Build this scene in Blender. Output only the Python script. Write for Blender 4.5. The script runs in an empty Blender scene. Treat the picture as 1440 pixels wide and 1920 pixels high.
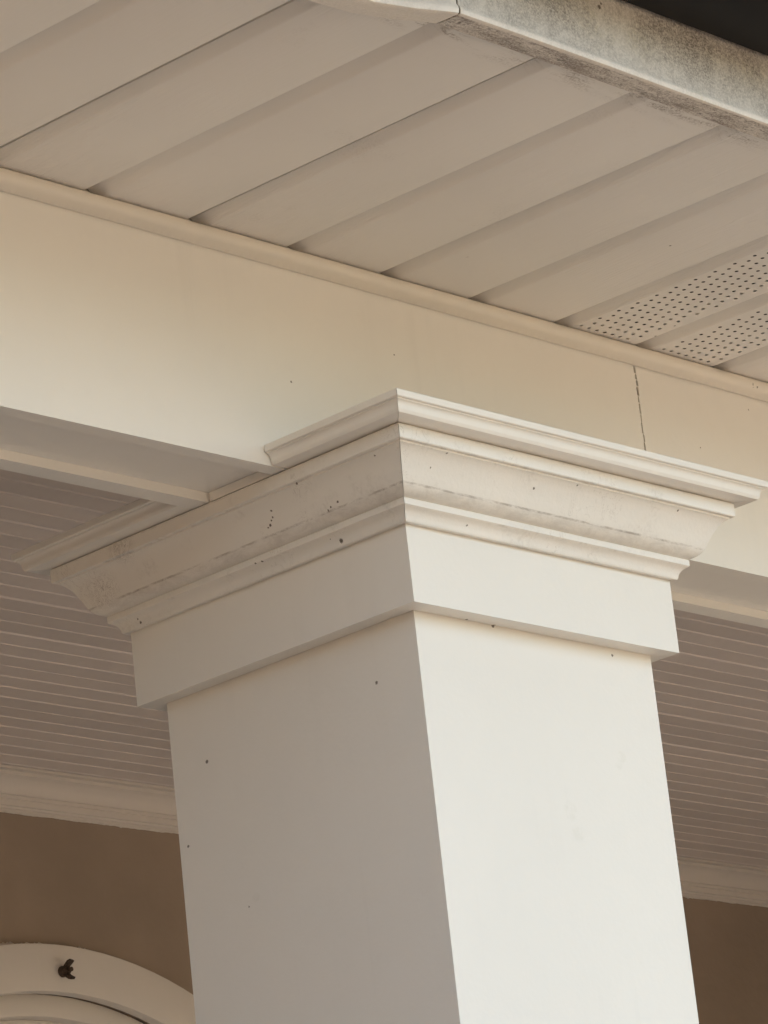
import bpy, bmesh, math, random
from mathutils import Vector, Matrix

# ------------------------------------------------------------------ camera, sky, sun, exposure
SC = bpy.context.scene
COL = SC.collection
Z0 = 2.62                     # height of the beam's underside above the ground
XL, XR = -4.2, 5.2            # length of porch and eave along the beam

cam_d = bpy.data.cameras.new("camera")
cam = bpy.data.objects.new("camera", cam_d)
COL.objects.link(cam)
cam_d.sensor_fit = 'AUTO'
cam_d.sensor_width = 36.0
cam_d.lens = 7061.935 / 1920.0 * 36.0
cam_d.clip_start = 0.05
cam_d.clip_end = 3000.0
cam.matrix_world = (Matrix.Translation((-2.41457, -2.18408, -1.10464 + Z0))
                    @ Matrix.Rotation(-0.83035, 4, 'Z')
                    @ Matrix.Rotation(1.884006, 4, 'X')
                    @ Matrix.Rotation(-0.110888, 4, 'Z'))
SC.camera = cam

SUN_EL, SUN_AZ = math.radians(25.0), math.radians(50.0)     # azimuth clockwise from +Y
w = bpy.data.worlds.new("World")
SC.world = w
w.use_nodes = True
wn, wl = w.node_tree.nodes, w.node_tree.links
sky = wn.new("ShaderNodeTexSky")
sky.sky_type = 'NISHITA'
sky.sun_disc = False
sky.sun_elevation = SUN_EL
sky.sun_rotation = SUN_AZ
sky.dust_density = 5.0
sky.air_density = 1.0
sky.ozone_density = 1.0
tint = wn.new("ShaderNodeVectorMath")            # the camera's warm white balance, the same over the whole sky
tint.operation = 'MULTIPLY'
tint.inputs[1].default_value = (1.0, 0.895, 0.735)
wl.new(sky.outputs[0], tint.inputs[0])
wl.new(tint.outputs[0], wn["Background"].inputs[0])
wn["Background"].inputs[1].default_value = 0.15

sun_d = bpy.data.lights.new("sun", 'SUN')
sun_d.energy = 0.5
sun_d.angle = math.radians(30.0)
sun_d.color = (1.0, 0.965, 0.91)
sun = bpy.data.objects.new("sun", sun_d)
COL.objects.link(sun)
sdir = Vector((math.sin(SUN_AZ) * math.cos(SUN_EL), math.cos(SUN_AZ) * math.cos(SUN_EL), math.sin(SUN_EL)))
sun.rotation_euler = sdir.to_track_quat('Z', 'Y').to_euler()
sun.location = (5, 6, 8)

SC.view_settings.view_transform = 'Standard'
SC.view_settings.look = 'None'
SC.view_settings.gamma = 1.0
SC.view_settings.use_curve_mapping = False
SC.view_settings.exposure = 2.66
SC.render.engine = 'CYCLES'
SC.cycles.max_bounces = 10
SC.cycles.diffuse_bounces = 8

# ------------------------------------------------------------------ object helpers
def tag(o, label=None, cat=None, group=None, kind=None):
    if label: o['label'] = label
    if cat: o['category'] = cat
    if group: o['group'] = group
    if kind: o['kind'] = kind
    return o

def thing(name, loc, label, cat, group=None):
    o = bpy.data.objects.new(name, None)
    o.empty_display_size = 0.1
    o.location = (loc[0], loc[1], loc[2] + Z0)
    COL.objects.link(o)
    return tag(o, label, cat, group)

def root_loc(o):
    v = Vector((0, 0, 0))
    while o is not None:
        v += o.location
        o = o.parent
    return v

def mesh_obj(name, bm, m, parent=None, smooth=None):
    """bm in scene coordinates with z measured from the beam's underside"""
    off = Vector((0, 0, Z0)) - (root_loc(parent) if parent else Vector((0, 0, 0)))
    bmesh.ops.translate(bm, verts=bm.verts, vec=off)
    bmesh.ops.recalc_face_normals(bm, faces=bm.faces)
    me = bpy.data.meshes.new(name)
    bm.to_mesh(me)
    bm.free()
    me.materials.append(m)
    if smooth is not None:
        for p in me.polygons:
            p.use_smooth = True
        me.set_sharp_from_angle(angle=math.radians(smooth))
    o = bpy.data.objects.new(name, me)
    COL.objects.link(o)
    if parent: o.parent = parent
    return o

def bevel(bm, r, seg=2, ang=30):
    if r <= 0: return
    es = [e for e in bm.edges if len(e.link_faces) == 2 and e.calc_face_angle(0) > math.radians(ang)]
    bmesh.ops.bevel(bm, geom=es, offset=r, segments=seg, profile=0.5, affect='EDGES', clamp_overlap=True)

def add_hexa(bm, lo, hi):
    """lo, hi: 4 points each, same winding"""
    a = [bm.verts.new(p) for p in lo]
    b = [bm.verts.new(p) for p in hi]
    fs = [bm.faces.new(a[::-1]), bm.faces.new(b)]
    for i in range(4):
        j = (i + 1) % 4
        fs.append(bm.faces.new((a[i], a[j], b[j], b[i])))
    return fs

def box(x0, x1, y0, y1, z0, z1, r=0.0):
    bm = bmesh.new()
    add_hexa(bm, [(x0, y0, z0), (x1, y0, z0), (x1, y1, z0), (x0, y1, z0)],
             [(x0, y0, z1), (x1, y0, z1), (x1, y1, z1), (x0, y1, z1)])
    bevel(bm, r)
    return bm

def sweep(sections, closed=True):
    """sections: lists of points; joins successive sections and caps the ends"""
    bm = bmesh.new()
    rows = [[bm.verts.new(p) for p in s] for s in sections]
    n = len(rows[0])
    for a, b in zip(rows, rows[1:]):
        for i in range(n if closed else n - 1):
            j = (i + 1) % n
            bm.faces.new((a[i], a[j], b[j], b[i]))
    if closed:
        bm.faces.new(rows[0][::-1])
        bm.faces.new(rows[-1])
    return bm

def smooth_curve(pts, sub=5):
    """Catmull-Rom through 2D points"""
    out = []
    n = len(pts)
    for i in range(n - 1):
        p0, p1, p2, p3 = pts[max(i - 1, 0)], pts[i], pts[i + 1], pts[min(i + 2, n - 1)]
        for k in range(sub):
            t = k / sub
            out.append(tuple(0.5 * ((2 * p1[d]) + (-p0[d] + p2[d]) * t + (2 * p0[d] - 5 * p1[d] + 4 * p2[d] - p3[d]) * t * t
                                    + (-p0[d] + 3 * p1[d] - 3 * p2[d] + p3[d]) * t ** 3) for d in range(2)))
    out.append(pts[-1])
    return out

# ------------------------------------------------------------------ material helpers
class NT:
    def __init__(self, name, rough=0.5, spec=0.35):
        self.m = bpy.data.materials.new(name)
        self.m.use_nodes = True
        self.t = self.m.node_tree
        self.b = self.t.nodes["Principled BSDF"]
        self.b.inputs["Roughness"].default_value = rough
        self.b.inputs["Specular IOR Level"].default_value = spec
        g = self.t.nodes.new("ShaderNodeNewGeometry")
        self.pos = g.outputs["Position"]
        self.nrm = g.outputs["Normal"]
    def link(self, a, b): self.t.links.new(a, b)
    def setin(self, sock, v):
        if hasattr(v, "is_output"): self.link(v, sock)
        else: sock.default_value = v
    def math(self, op, a, b=0.0, c=None, clamp=False):
        n = self.t.nodes.new("ShaderNodeMath"); n.operation = op; n.use_clamp = clamp
        self.setin(n.inputs[0], a); self.setin(n.inputs[1], b)
        if c is not None: self.setin(n.inputs[2], c)
        return n.outputs[0]
    def vec(self, op, a, b=None):
        n = self.t.nodes.new("ShaderNodeVectorMath"); n.operation = op
        self.setin(n.inputs[0], a)
        if b is not None: self.setin(n.inputs[1], b)
        return n.outputs["Value"] if op in ('DISTANCE', 'LENGTH', 'DOT_PRODUCT') else n.outputs[0]
    def noise(self, scale, detail=3.0, rough=0.55, stretch=None, off=(0, 0, 0), dist=0.0):
        v = self.pos
        if stretch or off != (0, 0, 0):
            n = self.t.nodes.new("ShaderNodeMapping")
            n.inputs["Scale"].default_value = stretch or (1, 1, 1)
            n.inputs["Location"].default_value = off
            self.link(v, n.inputs["Vector"]); v = n.outputs[0]
        n = self.t.nodes.new("ShaderNodeTexNoise")
        n.inputs["Scale"].default_value = scale
        n.inputs["Detail"].default_value = detail
        n.inputs["Roughness"].default_value = rough
        n.inputs["Distortion"].default_value = dist
        self.link(v, n.inputs["Vector"])
        return n.outputs["Fac"]
    def ramp(self, v, lo, hi, a=0.0, b=1.0):
        n = self.t.nodes.new("ShaderNodeMapRange")
        n.interpolation_type = 'SMOOTHSTEP'
        self.setin(n.inputs["Value"], v)
        n.inputs["From Min"].default_value = lo; n.inputs["From Max"].default_value = hi
        n.inputs["To Min"].default_value = a; n.inputs["To Max"].default_value = b
        return n.outputs[0]
    def mix(self, f, a, b):
        n = self.t.nodes.new("ShaderNodeMix"); n.data_type = 'RGBA'
        self.setin(n.inputs[0], f)
        for s, v in ((n.inputs[6], a), (n.inputs[7], b)):
            if isinstance(v, tuple): s.default_value = (v[0], v[1], v[2], 1.0)
            else: self.link(v, s)
        return n.outputs[2]
    def xyz(self):
        n = self.t.nodes.new("ShaderNodeSeparateXYZ")
        self.link(self.pos, n.inputs[0])
        return n.outputs
    def spots(self, pts):
        """pts: (x, y, z, radius) -> factor that is 1 inside any of them; ragged edges"""
        f = None
        j = self.math('MULTIPLY', self.math('SUBTRACT', self.noise(900, 2), 0.5), 0.0022)
        for x, y, z, r in pts:
            d = self.vec('DISTANCE', self.pos, (x, y, z + Z0))
            d = self.math('ADD', d, j)
            s = self.ramp(d, r * 0.50, r * 0.95, 1.0, 0.0)
            f = s if f is None else self.math('MAXIMUM', f, s)
        return f
    def bump(self, h, dist, strength=1.0):
        n = self.t.nodes.new("ShaderNodeBump")
        n.inputs["Strength"].default_value = strength
        n.inputs["Distance"].default_value = dist
        self.link(h, n.inputs["Height"])
        self.link(n.outputs[0], self.b.inputs["Normal"])
    def color(self, c):
        if isinstance(c, tuple): self.b.inputs["Base Color"].default_value = (c[0], c[1], c[2], 1)
        else: self.link(c, self.b.inputs["Base Color"])

DIRT = (0.075, 0.055, 0.038)

def paint(name, base, vary=0.05, rough=0.45, marks=None, smudges=None, bump=0.00025):
    t = NT(name, rough)
    n1 = t.noise(3.0, 4)
    n2 = t.noise(38.0, 3)
    dk = tuple(c * (1 - vary) for c in base)
    c = t.mix(t.ramp(n1, 0.3, 0.7), dk, base)
    c = t.mix(t.math('MULTIPLY', t.ramp(n2, 0.5, 0.75), 0.25), c, tuple(v * (1 - vary * 1.6) for v in base))
    if smudges:
        c = t.mix(t.math('MULTIPLY', t.math('MULTIPLY', t.spots(smudges), t.ramp(t.noise(90, 4, 0.7), 0.35, 0.65)), 0.09), c, (0.35, 0.33, 0.20))
    if marks:
        c = t.mix(t.math('MULTIPLY', t.spots(marks), 0.85), c, DIRT)
    # faint runs where rain has washed dust down the face
    run = t.ramp(t.noise(34.0, 4, 0.6, stretch=(1, 1, 0.05)), 0.52, 0.72)
    c = t.mix(t.math('MULTIPLY', t.math('MULTIPLY', run, t.ramp(t.noise(5.0, 3, off=(2, 1, 0)), 0.45, 0.65)), 0.10), c, tuple(v * 0.72 for v in base))
    t.color(c)
    t.bump(t.math('ADD', t.math('MULTIPLY', t.noise(160, 3), bump), t.math('MULTIPLY', t.noise(7.0, 2), 0.0022)), 1.0, 0.6)
    return t.m

def paint_boards(name, base, vary, rough):
    """board paint whose tone differs a little from one board to the next"""
    t = NT(name, rough)
    oi = t.t.nodes.new("ShaderNodeObjectInfo")
    c = t.mix(oi.outputs["Random"], tuple(v * 0.93 for v in base), tuple(min(1, v * 1.04) for v in base))
    c = t.mix(t.math('MULTIPLY', t.ramp(t.noise(14.0, 5, 0.65, stretch=(0.3, 1, 1)), 0.45, 0.75), 0.5), c, tuple(v * (1 - vary) for v in base))
    t.color(c)
    t.bump(t.noise(90, 4, 0.6, stretch=(0.15, 1, 1)), 0.0006, 0.7)
    return t.m

TRIM = (0.80, 0.775, 0.73)
L_MARKS = [(0.0, 0.0549, -0.1989, .0022), (0, 0.2828, -0.215, .0024), (0, 0.3185, -0.2887, .0018), (0, 0.2453, -0.3634, .0012)]
R_MARKS = [(0.0679, -0.0022, -0.146, .0022), (0.1056, -0.0007, -0.146, .0028), (0.2727, 0.0, -0.1528, .002)]
SMUDGE = [(0.2666, 0, -0.2538, .008), (0.262, 0, -0.262, .006), (0.1835, 0, -0.3138, .012), (0.190, 0, -0.335, .010), (0, 0.235, -0.357, .006)]
M_SHAFT = paint("column_paint", TRIM, 0.03, 0.42, L_MARKS + R_MARKS, SMUDGE)
B_MARKS = [(-0.0511, 0.0732, 0.089, .0015), (0.0942, 0.0732, 0.1441, .0011), (0.551, 0.0732, 0.1293, .0011),
           (0.6431, 0.0732, 0.188, .0012)]
M_BEAM = paint("beam_paint", (0.81, 0.79, 0.75), 0.035, 0.42, B_MARKS)
M_FRAME = paint("window_trim_paint", (0.71, 0.665, 0.615), 0.05, 0.5)
M_CAULK = paint("caulk", (0.70, 0.65, 0.59), 0.08, 0.6, bump=0.0008)
M_CEIL = paint_boards("ceiling_paint", (0.66, 0.60, 0.57), 0.07, 0.5)
M_CEILTRIM = paint("ceiling_trim_paint", (0.66, 0.61, 0.56), 0.06, 0.5)

def crown_paint():
    t = NT("crown_paint", 0.45)
    base = TRIM
    c = t.mix(t.ramp(t.noise(4.0, 4), 0.3, 0.7), tuple(v * 0.95 for v in base), base)
    x, y, z = t.xyz()
    z = t.math('SUBTRACT', z, Z0)
    # grime lines that sit in the creases of the moulding, broken up along its length
    broken = t.noise(34.0, 6, 0.78, stretch=(1, 1, 3), dist=0.4)
    fine = t.noise(240.0, 3, 0.7)
    def line(zc, w, amt, lo, hi):
        d = t.math('ABSOLUTE', t.math('SUBTRACT', z, zc))
        f = t.ramp(d, w * 0.25, w, 1.0, 0.0)
        f = t.math('MULTIPLY', f, t.ramp(broken, lo, hi))
        return t.math('MULTIPLY', f, amt)
    f = line(-0.0450, 0.0015, 0.66, 0.38, 0.66)
    f = t.math('MAXIMUM', f, line(-0.0488, 0.0060, 0.26, 0.34, 0.70))
    f = t.math('MAXIMUM', f, line(-0.0147, 0.0011, 0.34, 0.46, 0.72))
    f = t.math('MAXIMUM', f, line(-0.0020, 0.0020, 0.25, 0.45, 0.70))
    f = t.math('MAXIMUM', f, line(-0.0605, 0.0012, 0.26, 0.50, 0.72))
    web = t.math('MULTIPLY', t.ramp(t.math('ABSOLUTE', t.math('SUBTRACT', t.noise(42.0, 4, 0.7, stretch=(1, 1, 0.6), off=(2, 5, 1), dist=1.2), 0.5)), 0.0, 0.012, 1.0, 0.0), t.ramp(t.noise(11.0, 3, 0.6, off=(7, 2, 4)), 0.50, 0.64))
    f = t.math('MAXIMUM', f, t.math('MULTIPLY', web, 0.26))
    # soft dusty patches
    patch = t.math('MULTIPLY', t.ramp(t.noise(15.0, 5, 0.65), 0.52, 0.72), t.ramp(fine, 0.35, 0.65))
    f = t.math('MAXIMUM', f, t.math('MULTIPLY', patch, 0.20))
    # feathery scuffs near the far corner of the inner side
    scr = t.ramp(t.math('ABSOLUTE', t.math('SUBTRACT', t.noise(120.0, 5, 0.75, stretch=(1, 1, 0.5), off=(1, 4, 2), dist=1.5), 0.5)), 0.0, 0.02, 1.0, 0.0)
    near = t.math('MAXIMUM', t.ramp(t.vec('DISTANCE', t.pos, (-0.052, 0.350, -0.033 + Z0)), 0.006, 0.030, 1.0, 0.0),
                  t.ramp(t.vec('DISTANCE', t.pos, (-0.0711, 0.300, -0.010 + Z0)), 0.004, 0.024, 1.0, 0.0))
    f = t.math('MAXIMUM', f, t.math('MULTIPLY', t.math('MULTIPLY', scr, near), 0.75))
    c = t.mix(f, c, (0.19, 0.15, 0.12))
    marks = [(-0.0269, 0.0543, -0.0676, .0030), (-0.0567, 0.1105, -0.0265, .0013), (-0.0535, 0.1124, -0.0316, .0014),
             (-0.0523, 0.1154, -0.0336, .0013), (-0.0508, 0.1188, -0.0371, .0018), (-0.0503, 0.1223, -0.038, .0012),
             (-0.0672, 0.0645, -0.016, .0017), (-0.0486, 0.0427, -0.0423, .0013), (-0.0494, 0.0327, -0.0404, .0015),
             (-0.0479, 0.0471, -0.0439, .0012), (-0.0342, 0.1499, -0.06, .0016), (-0.0349, 0.1584, -0.0597, .0013),
             (-0.063, -0.0317, -0.0184, .0014), (-0.0266, 0.3278, -0.0683, .0020), (-0.0283, 0.3295, -0.0646, .0013),
             
             (-0.0293, 0.065, -0.0628, .0012), (-0.0043, -0.0655, -0.017, .0013),
             (-0.0164, -0.0545, -0.0293, .0012), (0.1212, -0.0562, -0.0269, .0016), (0.1748, -0.0645, -0.0175, .0012),
             (0.3221, -0.0633, -0.0182, .0015), (0.0537, -0.0281, -0.065, .0013)]
    c = t.mix(t.math('MULTIPLY', t.spots(marks), 0.9), c, DIRT)
    t.color(c)
    t.bump(t.noise(200, 4), 0.0004, 0.7)
    return t.m
M_CROWN = crown_paint()

def vinyl():
    t = NT("soffit_vinyl", 0.5, 0.3)
    base = (0.765, 0.735, 0.695)
    c = t.mix(t.ramp(t.noise(2.2, 3), 0.3, 0.7), tuple(v * 0.94 for v in base), base)
    x, y, z = t.xyz()
    # dirt that has collected at the eave end and dust in places
    grain = t.noise(420.0, 3, 0.7)
    streak = t.noise(60.0, 4, 0.65, stretch=(0.35, 1.6, 1))
    edge = t.ramp(y, -0.352, -0.322, 1.0, 0.0)
    f = t.math('MULTIPLY', edge, t.ramp(streak, 0.42, 0.68))
    f = t.math('MULTIPLY', f, t.ramp(grain, 0.42, 0.60, 0.05, 0.85))
    dust = t.math('MULTIPLY', t.ramp(t.noise(9.0, 5, 0.7), 0.58, 0.78), t.ramp(grain, 0.4, 0.7, 0.0, 0.22))
    f = t.math('MAXIMUM', f, dust)
    c = t.mix(f, c, (0.22, 0.17, 0.125))
    fly = [(0.268, -0.1395, 0.2175, .0016), (0.115, -0.015, 0.22, .003), (-0.02, -0.30, 0.2175, .0012),
           (0.445, 0.03, 0.2185, .002), (0.44, 0.0, 0.218, .0016)]
    c = t.mix(t.math('MULTIPLY', t.spots(fly), 0.85), c, DIRT)
    t.color(c)
    # embossed wood grain along the boards, stronger in some places than in others
    g = t.noise(55.0, 3, 0.6, stretch=(5.5, 0.32, 1), dist=0.6)
    amp = t.ramp(t.noise(3.4, 2, off=(4.1, 2.2, 0)), 0.45, 0.62, 0.12, 1.0)
    t.bump(t.math('MULTIPLY', g, amp), 0.0022, 0.6)
    return t.m
M_VINYL = vinyl()
M_CHANNEL = paint("channel_vinyl", (0.755, 0.705, 0.63), 0.05, 0.42,
                  [(0.632, 0.056, 0.209, .002), (0.640, 0.056, 0.207, .0016), (0.634, 0.056, 0.205, .0014)])

def fascia_metal(name, mould, lipdirt=True):
    t = NT(name, 0.42, 0.4)
    base = (0.80, 0.75, 0.69)
    c = t.mix(t.ramp(t.noise(5.0, 3), 0.3, 0.7), tuple(v * 0.93 for v in base), base)
    x, y, z = t.xyz()
    z = t.math('SUBTRACT', z, Z0)
    if mould > 0:
        grain = t.noise(520.0, 3, 0.75)
        cloud = t.noise(13.0, 5, 0.7, off=(0.31, 0, 0), dist=0.5)
        streak = t.noise(46.0, 4, 0.7, stretch=(1, 1, 0.16))
        up = t.math('MULTIPLY', t.ramp(z, 0.2090, 0.2150, 0.42, 1.0), t.ramp(z, 0.2150, 0.256, 0.66, 0.95))
        f = t.math('MULTIPLY', up, t.ramp(t.math('ADD', t.math('MULTIPLY', cloud, 0.75), t.math('MULTIPLY', streak, 0.25)), 0.38, 0.60, 0.38, 1.0))
        f = t.math('MULTIPLY', f, t.ramp(t.math('ADD', t.math('MULTIPLY', grain, 0.6), t.math('MULTIPLY', t.noise(230.0, 4, 0.8, off=(5, 1, 2)), 0.4)), 0.38, 0.60, 0.34, 1.15))
        f = t.math('MULTIPLY', f, mould, clamp=True)
        c = t.mix(f, c, (0.20, 0.178, 0.162))
        # pale lichen flecks and yellow-green bloom
        li = t.math('MULTIPLY', t.ramp(t.noise(13.0, 3, off=(1.7, 0, 3.1)), 0.5, 0.68), t.ramp(t.noise(300.0, 4, 0.8, off=(9, 3, 1)), 0.48, 0.58))
        c = t.mix(t.math('MULTIPLY', li, 0.6), c, (0.60, 0.56, 0.45))
        wf = t.ramp(t.noise(420.0, 3, 0.75, off=(3, 7, 2)), 0.56, 0.66)
        c = t.mix(t.math('MULTIPLY', wf, 0.6), c, (0.72, 0.70, 0.64))
        # black grime of the returned lip
        lip = t.ramp(y, -0.3905, -0.3885, 0.0, 1.0 if lipdirt else 0.12)
        gl = t.noise(48.0, 5, 0.72, stretch=(0.5, 1.7, 1))
        lf = t.math('MULTIPLY', lip, t.ramp(t.math('ADD', t.math('MULTIPLY', gl, 0.5), t.math('MULTIPLY', grain, 0.5)), 0.40, 0.60, 0.10, 0.92))
        c = t.mix(lf, c, (0.20, 0.155, 0.13))
        sp = t.math('MULTIPLY', lip, t.ramp(t.noise(170.0, 4, 0.8, stretch=(0.6, 1.6, 1), off=(4, 4, 4)), 0.56, 0.66))
        c = t.mix(t.math('MULTIPLY', sp, 0.8), c, (0.07, 0.055, 0.045))
    mk = [(-0.115, -0.391, 0.262, .003), (-0.112, -0.391, 0.266, .002), (-0.215, -0.391, 0.229, .0012), (-0.285, -0.380, 0.208, .003), (-0.279, -0.379, 0.208, .0022)]
    c = t.mix(t.math('MULTIPLY', t.spots(mk), 0.9), c, DIRT)
    t.color(c)
    t.bump(t.noise(300, 4), 0.0005, 0.6)
    return t.m
M_FASCIA = fascia_metal("mildewed_fascia_metal", 0.95)
M_FASCIA2 = fascia_metal("fascia_metal", 0.22, False)

def plain(name, col, rough=0.6, vary=0.15, scale=8.0, bump=0.0, spec=0.3, metal=0.0):
    t = NT(name, rough, spec)
    t.b.inputs["Metallic"].default_value = metal
    c = t.mix(t.ramp(t.noise(scale, 5), 0.25, 0.75), tuple(v * (1 - vary) for v in col), tuple(min(1, v * (1 + vary)) for v in col))
    t.color(c)
    if bump: t.bump(t.noise(scale * 12, 4), bump, 0.7)
    return t.m
M_GUTTER = plain("dark_gutter_paint", (0.008, 0.0078, 0.009), 0.5, 0.12, spec=0.15)
M_WALL = plain("brown_stucco_paint", (0.31, 0.243, 0.188), 0.75, 0.10, 5.0, 0.0014)
M_ROOF = plain("roof_shingle", (0.06, 0.055, 0.05), 0.9, 0.3, 20, 0.003)
M_WOOD = plain("framing_wood", (0.25, 0.17, 0.10), 0.8, 0.2, 10)
M_BOLT = plain("rusty_bolt", (0.075, 0.052, 0.038), 0.6, 0.4, 300, 0.0004, 0.4, 0.4)
M_GAP = plain("dark_joint_and_void_shade", (0.02, 0.014, 0.01), 0.9, 0.2)  # joints, and the shade of the soffit void put into a colour
M_PAVE = plain("patio_concrete", (0.275, 0.246, 0.218), 0.85, 0.12, 2.5, 0.001)
M_LAWN = plain("lawn", (0.15, 0.14, 0.085), 0.95, 0.3, 1.2, 0.01)
M_FLOOR = plain("porch_floor_paint", (0.54, 0.46, 0.38), 0.6, 0.1, 3.0)
tg = NT("window_glass", 0.04, 0.5); tg.color((0.02, 0.022, 0.025)); M_GLASS = tg.m

# ------------------------------------------------------------------ setting: ground, patio, porch floor
def struct(name, bm, m):
    return tag(mesh_obj(name, bm, m), kind='structure')
bm = bmesh.new()
bm.faces.new([bm.verts.new(p) for p in ((-900, -900, -Z0), (900, -900, -Z0), (900, 900, -Z0), (-900, 900, -Z0))])
struct("ground", bm, M_LAWN)
struct("patio", box(-9, 10, -9.5, -0.15, -Z0 - 0.1, -Z0 + 0.02, 0.004), M_PAVE)
struct("porch_floor", box(XL, XR, -0.146, 1.655, -Z0 - 0.1, -Z0 + 0.12, 0.006), M_FLOOR)
FLOOR = -Z0 + 0.12

# ------------------------------------------------------------------ house wall with arched window
WY = 1.66
YB2_ = 0.0905
AX, AZ = 1.0067, -0.6357          # arch centre
AR = 0.553                        # opening radius
SILL = -1.85
wall = thing("house_wall", (AX, WY, FLOOR), "brown painted house wall behind the column under the porch ceiling", "wall")
bm = bmesh.new()
NSEG = 40
CEIL = 0.2187
TOPW = CEIL + 0.03
def wall_sheet(bm, y0, y1):
    def quad(pts):
        lo = [(x, y0, z) for x, z in pts]; hi = [(x, y1, z) for x, z in pts]
        add_hexa(bm, lo, hi)
    quad([(XL, FLOOR), (AX - AR, FLOOR), (AX - AR, TOPW), (XL, TOPW)])
    quad([(AX + AR, FLOOR), (XR, FLOOR), (XR, TOPW), (AX + AR, TOPW)])
    quad([(AX - AR, FLOOR), (AX + AR, FLOOR), (AX + AR, SILL), (AX - AR, SILL)])
    for i in range(NSEG):
        a0, a1 = math.pi - math.pi * i / NSEG, math.pi - math.pi * (i + 1) / NSEG
        p0 = (AX + AR * math.cos(a0), AZ + AR * math.sin(a0)); p1 = (AX + AR * math.cos(a1), AZ + AR * math.sin(a1))
        quad([p0, p1, (p1[0], TOPW), (p0[0], TOPW)])
wall_sheet(bm, WY, WY + 0.16)
bmesh.ops.remove_doubles(bm, verts=bm.verts, dist=1e-5)
mesh_obj("wall_face", bm, M_WALL, wall)
mesh_obj("light_blocking_wall", box(3.02, 3.14, YB2_ + 0.13, WY - 0.001, FLOOR, TOPW - 0.04), M_WALL, wall)  # added out of view to darken the right end of the porch

win = thing("arched_window", (AX, WY, SILL), "round topped window with wide cream casing low on the brown wall", "window")
def arch_path(r, n=64, legs=True):
    pts = [(AX + r * math.cos(math.pi - math.pi * i / n), AZ + r * math.sin(math.pi - math.pi * i / n)) for i in range(n + 1)]
    if legs: pts = [(AX - r, SILL)] + pts + [(AX + r, SILL)]
    return pts
def arch_ring(r0, r1, y0, y1, rnd=0.0):
    """solid band between radii r0 < r1, y0 nearer the viewer; the nose may be rounded"""
    a, b = arch_path(r0), arch_path(r1)
    secs = []
    for p, q in zip(a, b):
        if rnd > 0:
            d = Vector((q[0] - p[0], q[1] - p[1])).normalized() * rnd
            secs.append([(p[0], y1, p[1]), (p[0], y0 + rnd, p[1]), (p[0] + d.x * .3, y0 + rnd * .3, p[1] + d.y * .3), (p[0] + d.x, y0, p[1] + d.y),
                         (q[0] - d.x, y0, q[1] - d.y), (q[0] - d.x * .3, y0 + rnd * .3, q[1] - d.y * .3), (q[0], y0 + rnd, q[1]), (q[0], y1, q[1])])
        else:
            secs.append([(p[0], y1, p[1]), (p[0], y0, p[1]), (q[0], y0, q[1]), (q[0], y1, q[1])])
    return sweep(secs)
mesh_obj("casing", arch_ring(0.5484, 0.6151, WY - 0.019, WY - 0.001, 0.002), M_FRAME, win, 35)
mesh_obj("frame", arch_ring(0.519, 0.5520, WY + 0.010, WY + 0.11, 0.004), M_FRAME, win, 35)
mesh_obj("stop", arch_ring(0.497, 0.5195, WY + 0.028, WY + 0.10, 0.005), M_FRAME, win, 35)
mesh_obj("sash", arch_ring(0.445, 0.4975, WY + 0.044, WY + 0.085, 0.004), M_FRAME, win, 35)
mesh_obj("sill", box(AX - 0.66, AX + 0.66, WY - 0.06, WY + 0.11, SILL - 0.04, SILL, 0.004), M_FRAME, win)
bm = bmesh.new()
front = [bm.verts.new((x, WY + 0.064, z)) for x, z in arch_path(0.449)]
bm.faces.new(front)
g = bmesh.ops.extrude_face_region(bm, geom=bm.faces[:])
bmesh.ops.translate(bm, verts=[v for v in g['geom'] if isinstance(v, bmesh.types.BMVert)], vec=(0, 0.006, 0))
mesh_obj("glass", bm, M_GLASS, win)
rng = random.Random(4)
bm = bmesh.new()                                  # ragged caulk and brush line round the casing
path = arch_path(0.6151, 760)
rows = []
amp = 0.0
for i, (x, z) in enumerate(path):
    d = Vector((x - AX, max(z - AZ, 0.0))).normalized() if z > AZ else Vector((1 if x > AX else -1, 0))
    amp = 0.8 * amp + 0.2 * rng.uniform(-1, 1)
    e = 0.0030 + 0.0070 * amp + rng.uniform(0, 0.0014) + (0.0045 if rng.random() < 0.02 else 0)
    e = max(e, 0.0006)
    rows.append([(x - d.x * 0.001, WY - 0.012, z - d.y * 0.001), (x + d.x * e * 0.5, WY - 0.006, z + d.y * e * 0.5), (x + d.x * e, WY - 0.0005, z + d.y * e)])
mesh_obj("caulk_bead", sweep(rows, closed=False), M_CAULK, win, 60)

bolt = thing("wing_bolt", (1.0139, WY - 0.019, -0.0592), "small dark rusty wing nut bolt sticking out of the arched window casing", "bolt")
def tube(p0, p1, r0, r1, n=14, bm=None):
    bm = bm or bmesh.new()
    p0, p1 = Vector(p0), Vector(p1)
    ax = (p1 - p0).normalized()
    u = ax.orthogonal().normalized(); v = ax.cross(u)
    r = [[bm.verts.new(p + (u * math.cos(2 * math.pi * i / n) + v * math.sin(2 * math.pi * i / n)) * q) for i in range(n)] for p, q in ((p0, r0), (p1, r1))]
    for i in range(n):
        j = (i + 1) % n
        bm.faces.new((r[0][i], r[0][j], r[1][j], r[1][i]))
    bm.faces.new(r[0][::-1]); bm.faces.new(r[1])
    return bm
bx, by, bz = 1.0139, WY - 0.0195, -0.0592
mesh_obj("threaded_rod", tube((bx, by + 0.004, bz), (bx, by - 0.020, bz), 0.0032, 0.0032), M_BOLT, bolt, 40)
mesh_obj("washer", tube((bx, by - 0.0002, bz), (bx, by - 0.002, bz), 0.0080, 0.0078, 20), M_BOLT, bolt, 40)
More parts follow.
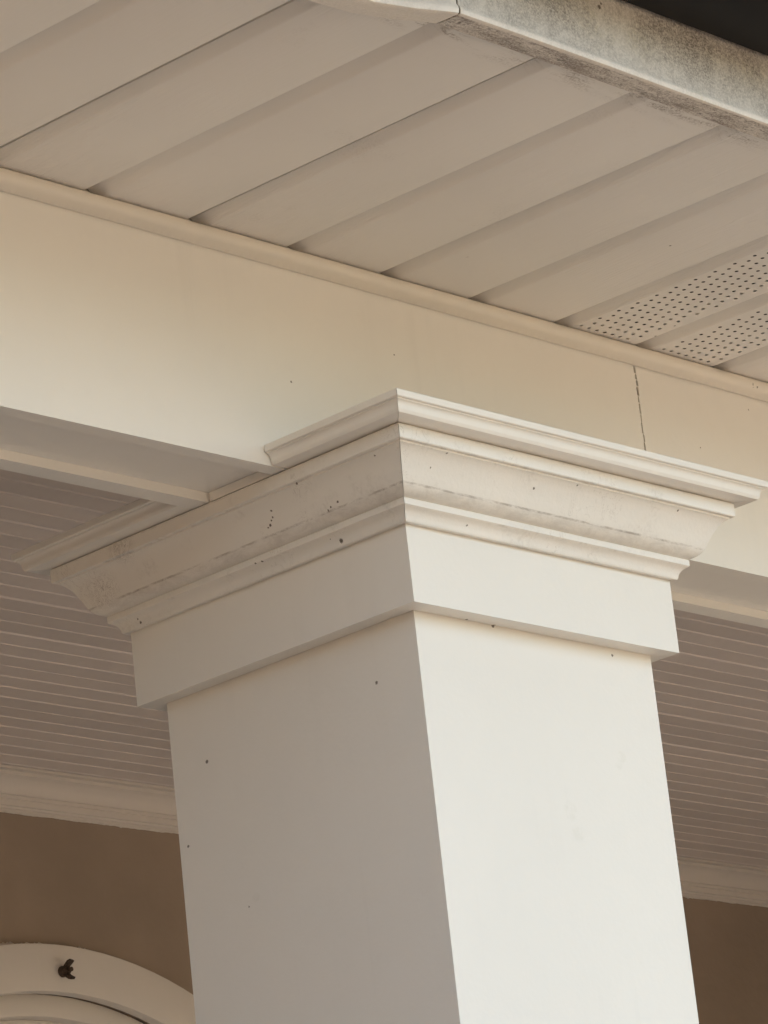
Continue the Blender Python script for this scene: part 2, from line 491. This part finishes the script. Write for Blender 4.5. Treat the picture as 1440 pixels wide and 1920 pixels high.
nut = mesh_obj("wing_nut", tube((bx, by - 0.002, bz), (bx, by - 0.014, bz), 0.0078, 0.0050, 18), M_BOLT, bolt, 40)
for s in (1, -1):
    ang = math.radians(82) * s
    d = Vector((math.cos(ang), 0, math.sin(ang)))
    b = Vector((bx, by - 0.008, bz))
    pts = [b + d * 0.004, b + d * 0.008 + Vector((0, -0.003, 0)), b + d * 0.0115 + Vector((0, -0.008, 0)), b + d * 0.013 + Vector((0, -0.012, 0))]
    wd = [0.0046, 0.0040, 0.0044, 0.0030]
    side = Vector((-d.z, 0, d.x))
    secs = []
    for p, q in zip(pts, wd):
        nrm = Vector((0, -1, 0)) * 0.6 + d * 0.8
        fw = Vector((0, 1, 0)) * 0.8 + d * 0.6
        secs.append([p + side * q + fw * 0.0020, p + side * q - fw * 0.0020, p - side * q - fw * 0.0020, p - side * q + fw * 0.0020])
    bmw = sweep(secs); bevel(bmw, 0.0008, 2, 40)
    mesh_obj("wing", bmw, M_BOLT, nut, 50)

# added wing, out of view, blocking sky light on the column's left face
wing = thing("sky_blocking_wing", (-5.2, -1.5, -Z0), "unseen brown wing added left of the porch to block sky light", "light blocker")
mesh_obj("wall", box(-6.2, XL - 0.002, -5.2, 1.82, -Z0 - 0.1, 0.42), M_WALL, wing)
mesh_obj("corner_board", box(XL - 0.09, XL + 0.016, -5.22, -5.11, -Z0 + 0.03, 0.30, 0.002), M_FRAME, wing)
mesh_obj("frieze_board", box(XL - 0.02, XL + 0.018, -5.10, -0.60, 0.20, 0.415, 0.002), M_FRAME, wing)
bm = bmesh.new()
add_hexa(bm, [(-6.6, -5.6, 0.425), (XL + 0.40, -5.6, 0.425), (XL + 0.40, -0.62, 0.425), (-6.6, -0.62, 0.425)],
         [(-6.0, -5.0, 1.0), (XL - 0.4, -5.0, 1.0), (XL - 0.4, 1.8, 1.0), (-6.0, 1.8, 1.0)])
mesh_obj("roof", bm, M_ROOF, wing)

# ------------------------------------------------------------------ porch ceiling of narrow beaded boards
ceil = thing("porch_ceiling", (0.5, 0.9, CEIL), "taupe porch ceiling of narrow grooved boards running along the house", "ceiling")
PITCH = 0.0367
y_last = 1.533 + PITCH * 3
rng = random.Random(11)
base_me = None
k = 0
y = y_last
boards = []
def ceiling_board_mesh():
    # cross-section across y (origin at the near edge): chamfered edges, tongue behind
    c, dp = 0.0031, 0.0034
    prof = [(0.0004, 0.012), (0.0004, dp), (c, 0.0), (PITCH - 0.0016, 0.0), (PITCH - 0.0004, 0.0016), (PITCH - 0.0004, 0.012)]
    return sweep([[(XL, a, b) for a, b in prof], [(XR, a, b) for a, b in prof]])
first = None
while y > 0.21:
    yy = y - PITCH
    if first is None:
        bm = ceiling_board_mesh()
        o = mesh_obj("ceiling_board", bm, M_CEIL, ceil)
        first = o
        o.location = (0, 0, 0)
        base = Vector((0, yy, CEIL))
        for v in o.data.vertices:
            v.co += Vector((0, yy, CEIL))
        y_first = yy
    else:
        o = first.copy()
        COL.objects.link(o)
        o.location = (0, yy - y_first, rng.uniform(-0.0006, 0.0006))
        o.parent = ceil
    y = yy
# crown moulding along the wall
cp = [(-0.047, CEIL), (-0.047, CEIL - 0.0035), (-0.0375, CEIL - 0.0040), (-0.0375, CEIL - 0.0085)]
cp += smooth_curve([(-0.0355, CEIL - 0.0095), (-0.0300, CEIL - 0.0125), (-0.0235, CEIL - 0.0190), (-0.0195, CEIL - 0.0270), (-0.0185, CEIL - 0.0310)], 4)
cp += [(-0.0150, CEIL - 0.0318), (-0.0150, CEIL - 0.0360), (-0.0125, CEIL - 0.0366), (-0.0125, CEIL - 0.0420), (-0.0120, CEIL - 0.0450)]
cp += [(-0.0090, CEIL - 0.0456), (-0.0078, CEIL - 0.0480), (-0.0050, CEIL - 0.0490), (-0.0050, CEIL - 0.0520), (-0.0005, CEIL - 0.0520), (-0.0005, CEIL)]
mesh_obj("crown_molding", sweep([[(X, WY + a, b - 0.0005) for a, b in cp] for X in (XL, XR)]), M_CEILTRIM, ceil, 30)
rows = []
amp = 0
rng = random.Random(8)
for i in range(2400):
    X = XL + (XR - XL) * i / 2399
    amp = 0.85 * amp + 0.15 * rng.uniform(-1, 1)
    e = max(0.0003, 0.0009 + 0.0022 * amp + rng.uniform(0, 0.0006) + (0.0015 if rng.random() < 0.02 else 0))
    rows.append([(X, WY - 0.0052, CEIL - 0.0508), (X, WY - 0.0035, CEIL - 0.0526 - e * .4), (X, WY - 0.0005, CEIL - 0.0526 - e)])
mesh_obj("caulk_bead", sweep(rows, closed=False), M_CAULK, ceil, 60)

# ------------------------------------------------------------------ beam
YB, YB2, YR, YR2 = 0.0732, 0.0905, 0.1770, 0.1985
BTOP = 0.262
beam = thing("porch_beam", (0.165, 0.136, 0.0), "long cream boxed porch beam crossing above the column with a cracked joint", "beam")
JX = 0.4590
def board(x0, x1, y0, y1, z0, z1, r=0.0012):
    return box(x0, x1, y0, y1, z0, z1, r)
rng = random.Random(17)
jl, jr = [], []
zz, off = 0.0, 0.0
while zz < BTOP:                                   # the two ragged board ends that face each other across the joint
    off = max(-0.0009, min(0.0009, off + rng.uniform(-0.0008, 0.0008)))
    h = rng.uniform(0.006, 0.015)
    wdt = rng.uniform(0.0010, 0.0020)
    z1_ = min(zz + h, BTOP)
    jl += [(JX + off - wdt, zz), (JX + off - wdt * rng.uniform(0.8, 1.1), z1_ - 0.0012)]
    jr += [(JX + off + wdt, zz), (JX + off + wdt * rng.uniform(0.8, 1.1), z1_ - 0.0012)]
    if rng.random() < 0.75:                        # a bridge of old paint
        jl.append((JX + off - 0.0001, z1_ - 0.0008)); jr.append((JX + off + 0.0001, z1_ - 0.0008))
        jl.append((JX + off - 0.0001, z1_ - 0.0003)); jr.append((JX + off + 0.0001, z1_ - 0.0003))
    zz = z1_
jl.append((JX + off - 0.001, BTOP)); jr.append((JX + off + 0.001, BTOP))
def ragged_board(far, edge, y0, y1):
    pts = [(far, 0.0)] + edge + [(far, BTOP)]
    bm = bmesh.new()
    a = [bm.verts.new((x, y0, z)) for x, z in pts]; b = [bm.verts.new((x, y1, z)) for x, z in pts]
    bm.faces.new(a); bm.faces.new(b[::-1])
    for i in range(len(pts)):
        j = (i + 1) % len(pts)
        bm.faces.new((a[i], b[i], b[j], a[j]))
    return bm
mesh_obj("face_board", ragged_board(XL, jl, YB, YB2), M_BEAM, beam)
mesh_obj("face_board", ragged_board(XR, jr, YB + 0.0004, YB2), M_BEAM, beam)
mesh_obj("rear_board", board(XL, XR, YR, YR2, 0, CEIL + 0.012), M_BEAM, beam)
mesh_obj("beam_soffit_board", box(XL, XR, YB2 + 0.0003, YR - 0.0003, 0.0095, 0.025), M_BEAM, beam)
mesh_obj("beam_core", box(XL, XR, YB2 + 0.001, YR - 0.001, 0.026, BTOP - 0.02), M_WOOD, beam)
mesh_obj("joint_backing", box(JX - 0.004, JX + 0.004, YB + 0.0022, YB2 + 0.0009, 0.012, 0.24), M_GAP, beam)

# ------------------------------------------------------------------ column
W = 0.33
col = thing("porch_column", (W / 2, W / 2, FLOOR), "square cream porch column with stepped crown moulding capital", "column")
def four_boards(name, o, th, z0, z1, m, r):
    """four mitred boards round the square; o = outward offset of the face"""
    a0, a1 = -o, W + o
    b0, b1 = a0 + th, a1 - th
    g = 0.00012
    quads = [[(a0, a0), (a1, a0), (b1, b0), (b0, b0)], [(a1, a0), (a1, a1), (b1, b1), (b1, b0)],
             [(a1, a1), (a0, a1), (b0, b1), (b1, b1)], [(a0, a1), (a0, a0), (b0, b0), (b0, b1)]]
    for q in quads:
        cx = sum(p[0] for p in q) / 4; cy = sum(p[1] for p in q) / 4
        q = [(x + (cx - x) * g, y + (cy - y) * g) for x, y in q]
        bm = bmesh.new()
        add_hexa(bm, [(x, y, z0) for x, y in q], [(x, y, z1) for x, y in q])
        bevel(bm, r, 2, 40)
        mesh_obj(name, bm, m, col)
ZC, ZB = -0.0725, -0.1458
four_boards("shaft_board", 0.0, 0.019, FLOOR, -0.002, M_SHAFT, 0.0007)
four_boards("neck_band_board", 0.0200, 0.0190, ZB, ZC + 0.002, M_SHAFT, 0.0007)
four_boards("base_board", 0.0200, 0.0197, FLOOR, FLOOR + 0.20, M_SHAFT, 0.001)
# crown profile (outward projection, z)
P = [(0.0210, ZC), (0.0252, ZC), (0.0262, ZC + 0.0012)]
P += smooth_curve([(0.0264, -0.0700), (0.0274, -0.0668), (0.0300, -0.0632), (0.0345, -0.0604)], 4)
P += [(0.0352, -0.0598), (0.0354, -0.0544), (0.0342, -0.0535)]
P += smooth_curve([(0.0350, -0.0529), (0.0400, -0.0515), (0.0445, -0.0482), (0.0474, -0.0442), (0.0500, -0.0388), (0.0526, -0.0330), (0.0560, -0.0270), (0.0600, -0.0215), (0.0640, -0.0178), (0.0668, -0.0162)], 5)
P += [(0.0671, -0.0148), (0.0705, -0.0146), (0.0712, -0.0138), (0.0714, -0.0016), (0.0706, -0.0009), (0.0210, -0.0009)]
# cap profile
K = [(0.0004, 0.0004), (0.0872, 0.0004), (0.0884, 0.0006)]
K += smooth_curve([(0.0890, 0.0014), (0.0900, 0.0034), (0.0903, 0.0058), (0.0908, 0.0080), (0.0922, 0.0098), (0.0938, 0.0106)], 4)
K += [(0.0940, 0.0116), (0.0960, 0.0118), (0.0968, 0.0125), (0.0970, 0.0180), (0.0964, 0.0186), (0.0004, 0.0186)]
def side_piece(name, prof, side, m, t0=None, t1=None, zs=0.0):
    """one run of moulding along a side of the square, mitred unless cut at t0 / t1"""
    secs = []
    N = 12
    for i in range(N + 1):
        f = i / N
        s = []
        for p, z in prof:
            a = -p + 0.0003 if t0 is None else t0
            b = W + p - 0.0003 if t1 is None else t1
            u = a + (b - a) * f
            z = z + zs
            s.append({'front': (u, -p, z), 'back': (u, W + p, z), 'left': (-p, u, z), 'right': (W + p, u, z)}[side])
        secs.append(s)
    return mesh_obj(name, sweep(secs), m, col, 32)
for s in ('front', 'back', 'left', 'right'):
    side_piece("crown_piece", P, s, M_CROWN)
side_piece("cap_piece", K, 'front', M_SHAFT)
side_piece("cap_piece", K, 'back', M_SHAFT)
for s in ('left', 'right'):
    side_piece("cap_piece", K, s, M_SHAFT, None, YB - 0.0016)
    side_piece("cap_piece", K, s, M_SHAFT, YR2 + 0.0004, None)
mesh_obj("filler_block", box(-0.0700, W + 0.0700, YB2 + 0.001, YR - 0.002, 0.0002, 0.0090, 0.0006), M_SHAFT, col)

# ------------------------------------------------------------------ soffit: channel, panels
sof = thing("eave_soffit", (0.0, -0.15, 0.2175), "beige grooved vinyl soffit under the eave in front of the beam", "soffit")
ch = [(0.0717, 0.2022), (0.0600, 0.2040), (0.0560, 0.2060), (0.0545, 0.2090), (0.0545, 0.2130), (0.0560, 0.2155), (0.0585, 0.2160), (0.0585, 0.2135),
      (0.0640, 0.2075), (0.0710, 0.2072), (0.0710, 0.2300), (0.0717, 0.2300)]
mesh_obj("j_channel", sweep([[(X, a, b) for a, b in ch] for X in (XL, XR)]), M_CHANNEL, sof, 45)
ZS = 0.2177
G = 0.1250                                          # groove spacing
X4 = 0.0710                                         # groove number 4
YN, YF = 0.0690, -0.3665
def shear(x, y): return x - 0.042 * (y - 0.06)
def panel_profile():
    H = 0.0160
    p = [(0.0139, 0.0180), (0.0139, 0.0077), (0.0142, 0.0074), (0.0228, 0.0018), (0.0240, 0.0009), (0.0262, 0.0)]
    p += [(0.1236, 0.0), (0.1246, 0.0004), (0.1250, 0.0012), (0.1254, 0.0030), (0.1266, 0.0135), (0.1280, H), (0.1300, 0.0152)]
    p += [(0.1478, 0.0018), (0.1490, 0.0009), (0.1512, 0.0)]
    p += [(0.2480, 0.0), (0.2491, 0.0003), (0.2496, 0.0010), (0.2497, H + 0.003)]
    return p
def soffit_panel_bm(holes=False):
    bm = bmesh.new()
    pr = panel_profile()
    ys = [YN, 0.0, -0.12, -0.24, YF]
    rows = [[bm.verts.new((shear(u, y), y, ZS + z)) for y in ys] for u, z in pr]
    for i in range(len(pr) - 1):
        flat = pr[i][1] == 0.0 and pr[i + 1][1] == 0.0
        if holes and flat: continue
        for j in range(len(ys) - 1):
            bm.faces.new((rows[i][j], rows[i + 1][j], rows[i + 1][j + 1], rows[i][j + 1]))
    if holes:
        hp, hy, n = 0.01195, 0.0121, 7
        for h in (0, 1):
            ua, ub = (0.0262, 0.1236) if h == 0 else (0.1512, 0.2480)
            u0 = 0.0320 if h == 0 else 0.1250 + 0.0360
            nrow = int((YN - YF) / hy)
            yt = 0.0504 + hy / 2
            def q(pts): bm.faces.new([bm.verts.new((shear(u, y), y, ZS)) for u, y in pts])
            q([(ua, YN), (ub, YN), (ub, yt), (ua, yt)])
            r = 0
            while yt - (r + 1) * hy > YF + 0.03:
                y1, y0 = yt - r * hy, yt - (r + 1) * hy
                off = (r % 2) * hp / 2
                s = u0 + off - hp / 2
                q([(ua, y1), (s, y1), (s, y0), (ua, y0)])
                for c in range(n):
                    a, b = s + c * hp, s + (c + 1) * hp
                    cx, cy = (a + b) / 2, (y0 + y1) / 2
                    rad = 0.0020
                    oc = [(cx + rad * math.cos(math.radians(45 * k)), cy + rad * math.sin(math.radians(45 * k))) for k in range(8)]
                    # corner fan: right, top, left, bottom
                    cs = [(b, y0), (b, y1), (a, y1), (a, y0)]
                    for k4, (ca, cb, ix) in enumerate(((cs[0], cs[1], (1, 0, 7)), (cs[1], cs[2], (3, 2, 1)), (cs[2], cs[3], (5, 4, 3)), (cs[3], cs[0], (7, 6, 5)))):
                        q([ca, cb] + [oc[m] for m in ix])
                e = s + n * hp
                q([(e, y1), (ub, y1), (ub, y0), (e, y0)])
                r += 1
            yb = yt - r * hy
            q([(ua, yb), (ub, yb), (ub, YF), (ua, YF)])
        bmesh.ops.remove_doubles(bm, verts=bm.verts, dist=1e-5)
    return bm
mesh_obj("void_shade_sheet", box(XL, XR, YF + 0.002, YB - 0.004, 0.2390, 0.2450), M_GAP, sof)  # added dark sheet; its colour supplies the shade behind vent holes and seams
def flip_down(o):
    # panels are single sheets seen from below
    bm = bmesh.new(); bm.from_mesh(o.data)
    for f in bm.faces:
        if f.normal.z > 0: f.normal_flip()
    bm.to_mesh(o.data); bm.free()
base_panel = None
kmin = -34
rng = random.Random(21)
for k in range(kmin, 42, 2):
    dx = X4 + (k - 4) * G
    if dx + 0.25 > XR: break
    if k == 6:
        bm = soffit_panel_bm(True)
        o = mesh_obj("soffit_panel", bm, M_VINYL, sof)
        o['label'] = "perforated vent panel of the soffit with two bands of small holes"
    elif base_panel is None:
        o = mesh_obj("soffit_panel", soffit_panel_bm(), M_VINYL, sof, 25)
        base_panel = o
    else:
        o = base_panel.copy(); COL.objects.link(o); o.parent = sof
    o.location = (dx, 0, rng.uniform(-0.0004, 0.0004) if k not in (0, 2, 4, 6) else 0)

# ------------------------------------------------------------------ fascia, gutter, roof
fas = thing("eave_fascia", (0.0, -0.39, 0.2057), "mildew stained metal fascia along the eave at the upper right", "fascia")
SX = -0.2975
FP = [(-0.3945, 0.305), (-0.3945, 0.300), (-0.3910, 0.298), (-0.3910, 0.2150), (-0.3925, 0.2125), (-0.3932, 0.2095), (-0.3925, 0.2065), (-0.3905, 0.2056), (-0.3860, 0.2060), (-0.3668, 0.2074), (-0.3660, 0.2085)]
def strip_with_thickness(paths, t=0.0008):
    secs = []
    for pts in paths:
        n = len(pts)
        inner = []
        for i in range(n):
            a = Vector(pts[max(i - 1, 0)]); b = Vector(pts[min(i + 1, n - 1)])
            d = (b - a); nn = Vector((0, d.z, -d.y)).normalized() * t
            inner.append(tuple(Vector(pts[i]) - nn))
        secs.append(list(pts) + inner[::-1])
    return sweep(secs)
rng = random.Random(2)
nseg = 60
def fwave(x): return 0.0006 * math.sin(x * 7.0) + 0.0004 * math.sin(x * 17.0 + 1)
xs = [SX + 0.0004 + (XR - SX) * i / nseg for i in range(nseg + 1)]
o = mesh_obj("fascia_cover", strip_with_thickness([[(x, a + fwave(x), b) for a, b in FP] for x in xs]), M_FASCIA, fas, 40)
o['label'] = "fascia length right of the joint, grey with mildew"
LP = [(-0.2990, 0.0, 0.0), (-0.31, 0.0022, -0.0008), (-0.34, 0.0084, -0.0038), (-0.381, 0.0160, -0.0060), (-0.45, 0.0200, -0.0070), (-0.70, 0.0200, -0.0060), (XL, 0.0200, -0.0060)]
o = mesh_obj("fascia_cover", strip_with_thickness([[(x, a + dy, b + dz) for a, b in FP] for x, dy, dz in LP]), M_FASCIA2, fas, 40)
o['label'] = "cleaner pale fascia length left of the joint"
mesh_obj("joint_gap", box(SX - 0.0050, SX + 0.0030, -0.3885, -0.3800, 0.2085, 0.298), M_GAP, fas)

gut = thing("roof_gutter", (0.6, -0.45, 0.2730), "black rain gutter above the mildewed fascia in the upper right corner", "gutter")
GP = [(-0.3952, 0.385), (-0.3952, 0.2760), (-0.3975, 0.2735), (-0.4050, 0.2730), (-0.4850, 0.2730)]
GP += smooth_curve([(-0.4880, 0.2745), (-0.4920, 0.2950), (-0.5020, 0.3150), (-0.5200, 0.3330), (-0.5280, 0.3500), (-0.5290, 0.3780)], 4)
GP += [(-0.5290, 0.3800), (-0.5180, 0.3800)]
GX0 = -0.95
mesh_obj("gutter_trough", strip_with_thickness([[(x, a, b) for a, b in GP] for x in (GX0, 1.6, XR)], 0.001), M_GUTTER, gut, 35)
bm = bmesh.new()
vs = [bm.verts.new((GX0 - 0.0005, a, b)) for a, b in GP[:-1]]
bm.faces.new(vs)
mesh_obj("end_cap", bm, M_GUTTER, gut)

roof = thing("porch_roof", (0.9, 0.6, 0.29), "dark sloping porch roof above the gutter and soffit", "roof")
sl = math.tan(math.radians(18))
bm = bmesh.new()
y0, y1 = -0.372, 1.82
z0 = 0.305
add_hexa(bm, [(XL, y0, z0), (XR, y0, z0), (XR, y1, z0 + (y1 - y0) * sl), (XL, y1, z0 + (y1 - y0) * sl)],
         [(XL, y0, z0 + 0.03), (XR, y0, z0 + 0.03), (XR, y1, z0 + 0.03 + (y1 - y0) * sl), (XL, y1, z0 + 0.03 + (y1 - y0) * sl)])
mesh_obj("roof_deck", bm, M_WOOD, roof)
bm = bmesh.new()
for i in range(15):
    a = y0 - 0.045 + i * 0.145; b = a + 0.165
    za = z0 + 0.036 + (a - y0) * sl; zb = z0 + 0.032 + (b - y0) * sl
    add_hexa(bm, [(XL, a, za), (XR, a, za), (XR, b, zb), (XL, b, zb)], [(XL, a, za + 0.006), (XR, a, za + 0.006), (XR, b, zb + 0.003), (XL, b, zb + 0.003)])
tag(mesh_obj("shingle_course", bm, M_ROOF, roof), kind='stuff')
mesh_obj("sub_fascia", box(XL, XR, -0.360, -0.330, 0.235, 0.300), M_WOOD, roof)
for X in (XL, XR - 0.02):                           # gable ends that close the roof space
    bm = bmesh.new()
    pts = [(y0 + 0.05, 0.225), (WY + 0.15, 0.255), (WY + 0.15, z0 + (WY + 0.15 - y0) * sl), (y0 + 0.05, z0 + 0.05 * sl)]
    add_hexa(bm, [(X, a, b) for a, b in pts], [(X + 0.02, a, b) for a, b in pts])
    mesh_obj("gable_board", bm, M_BEAM, roof)
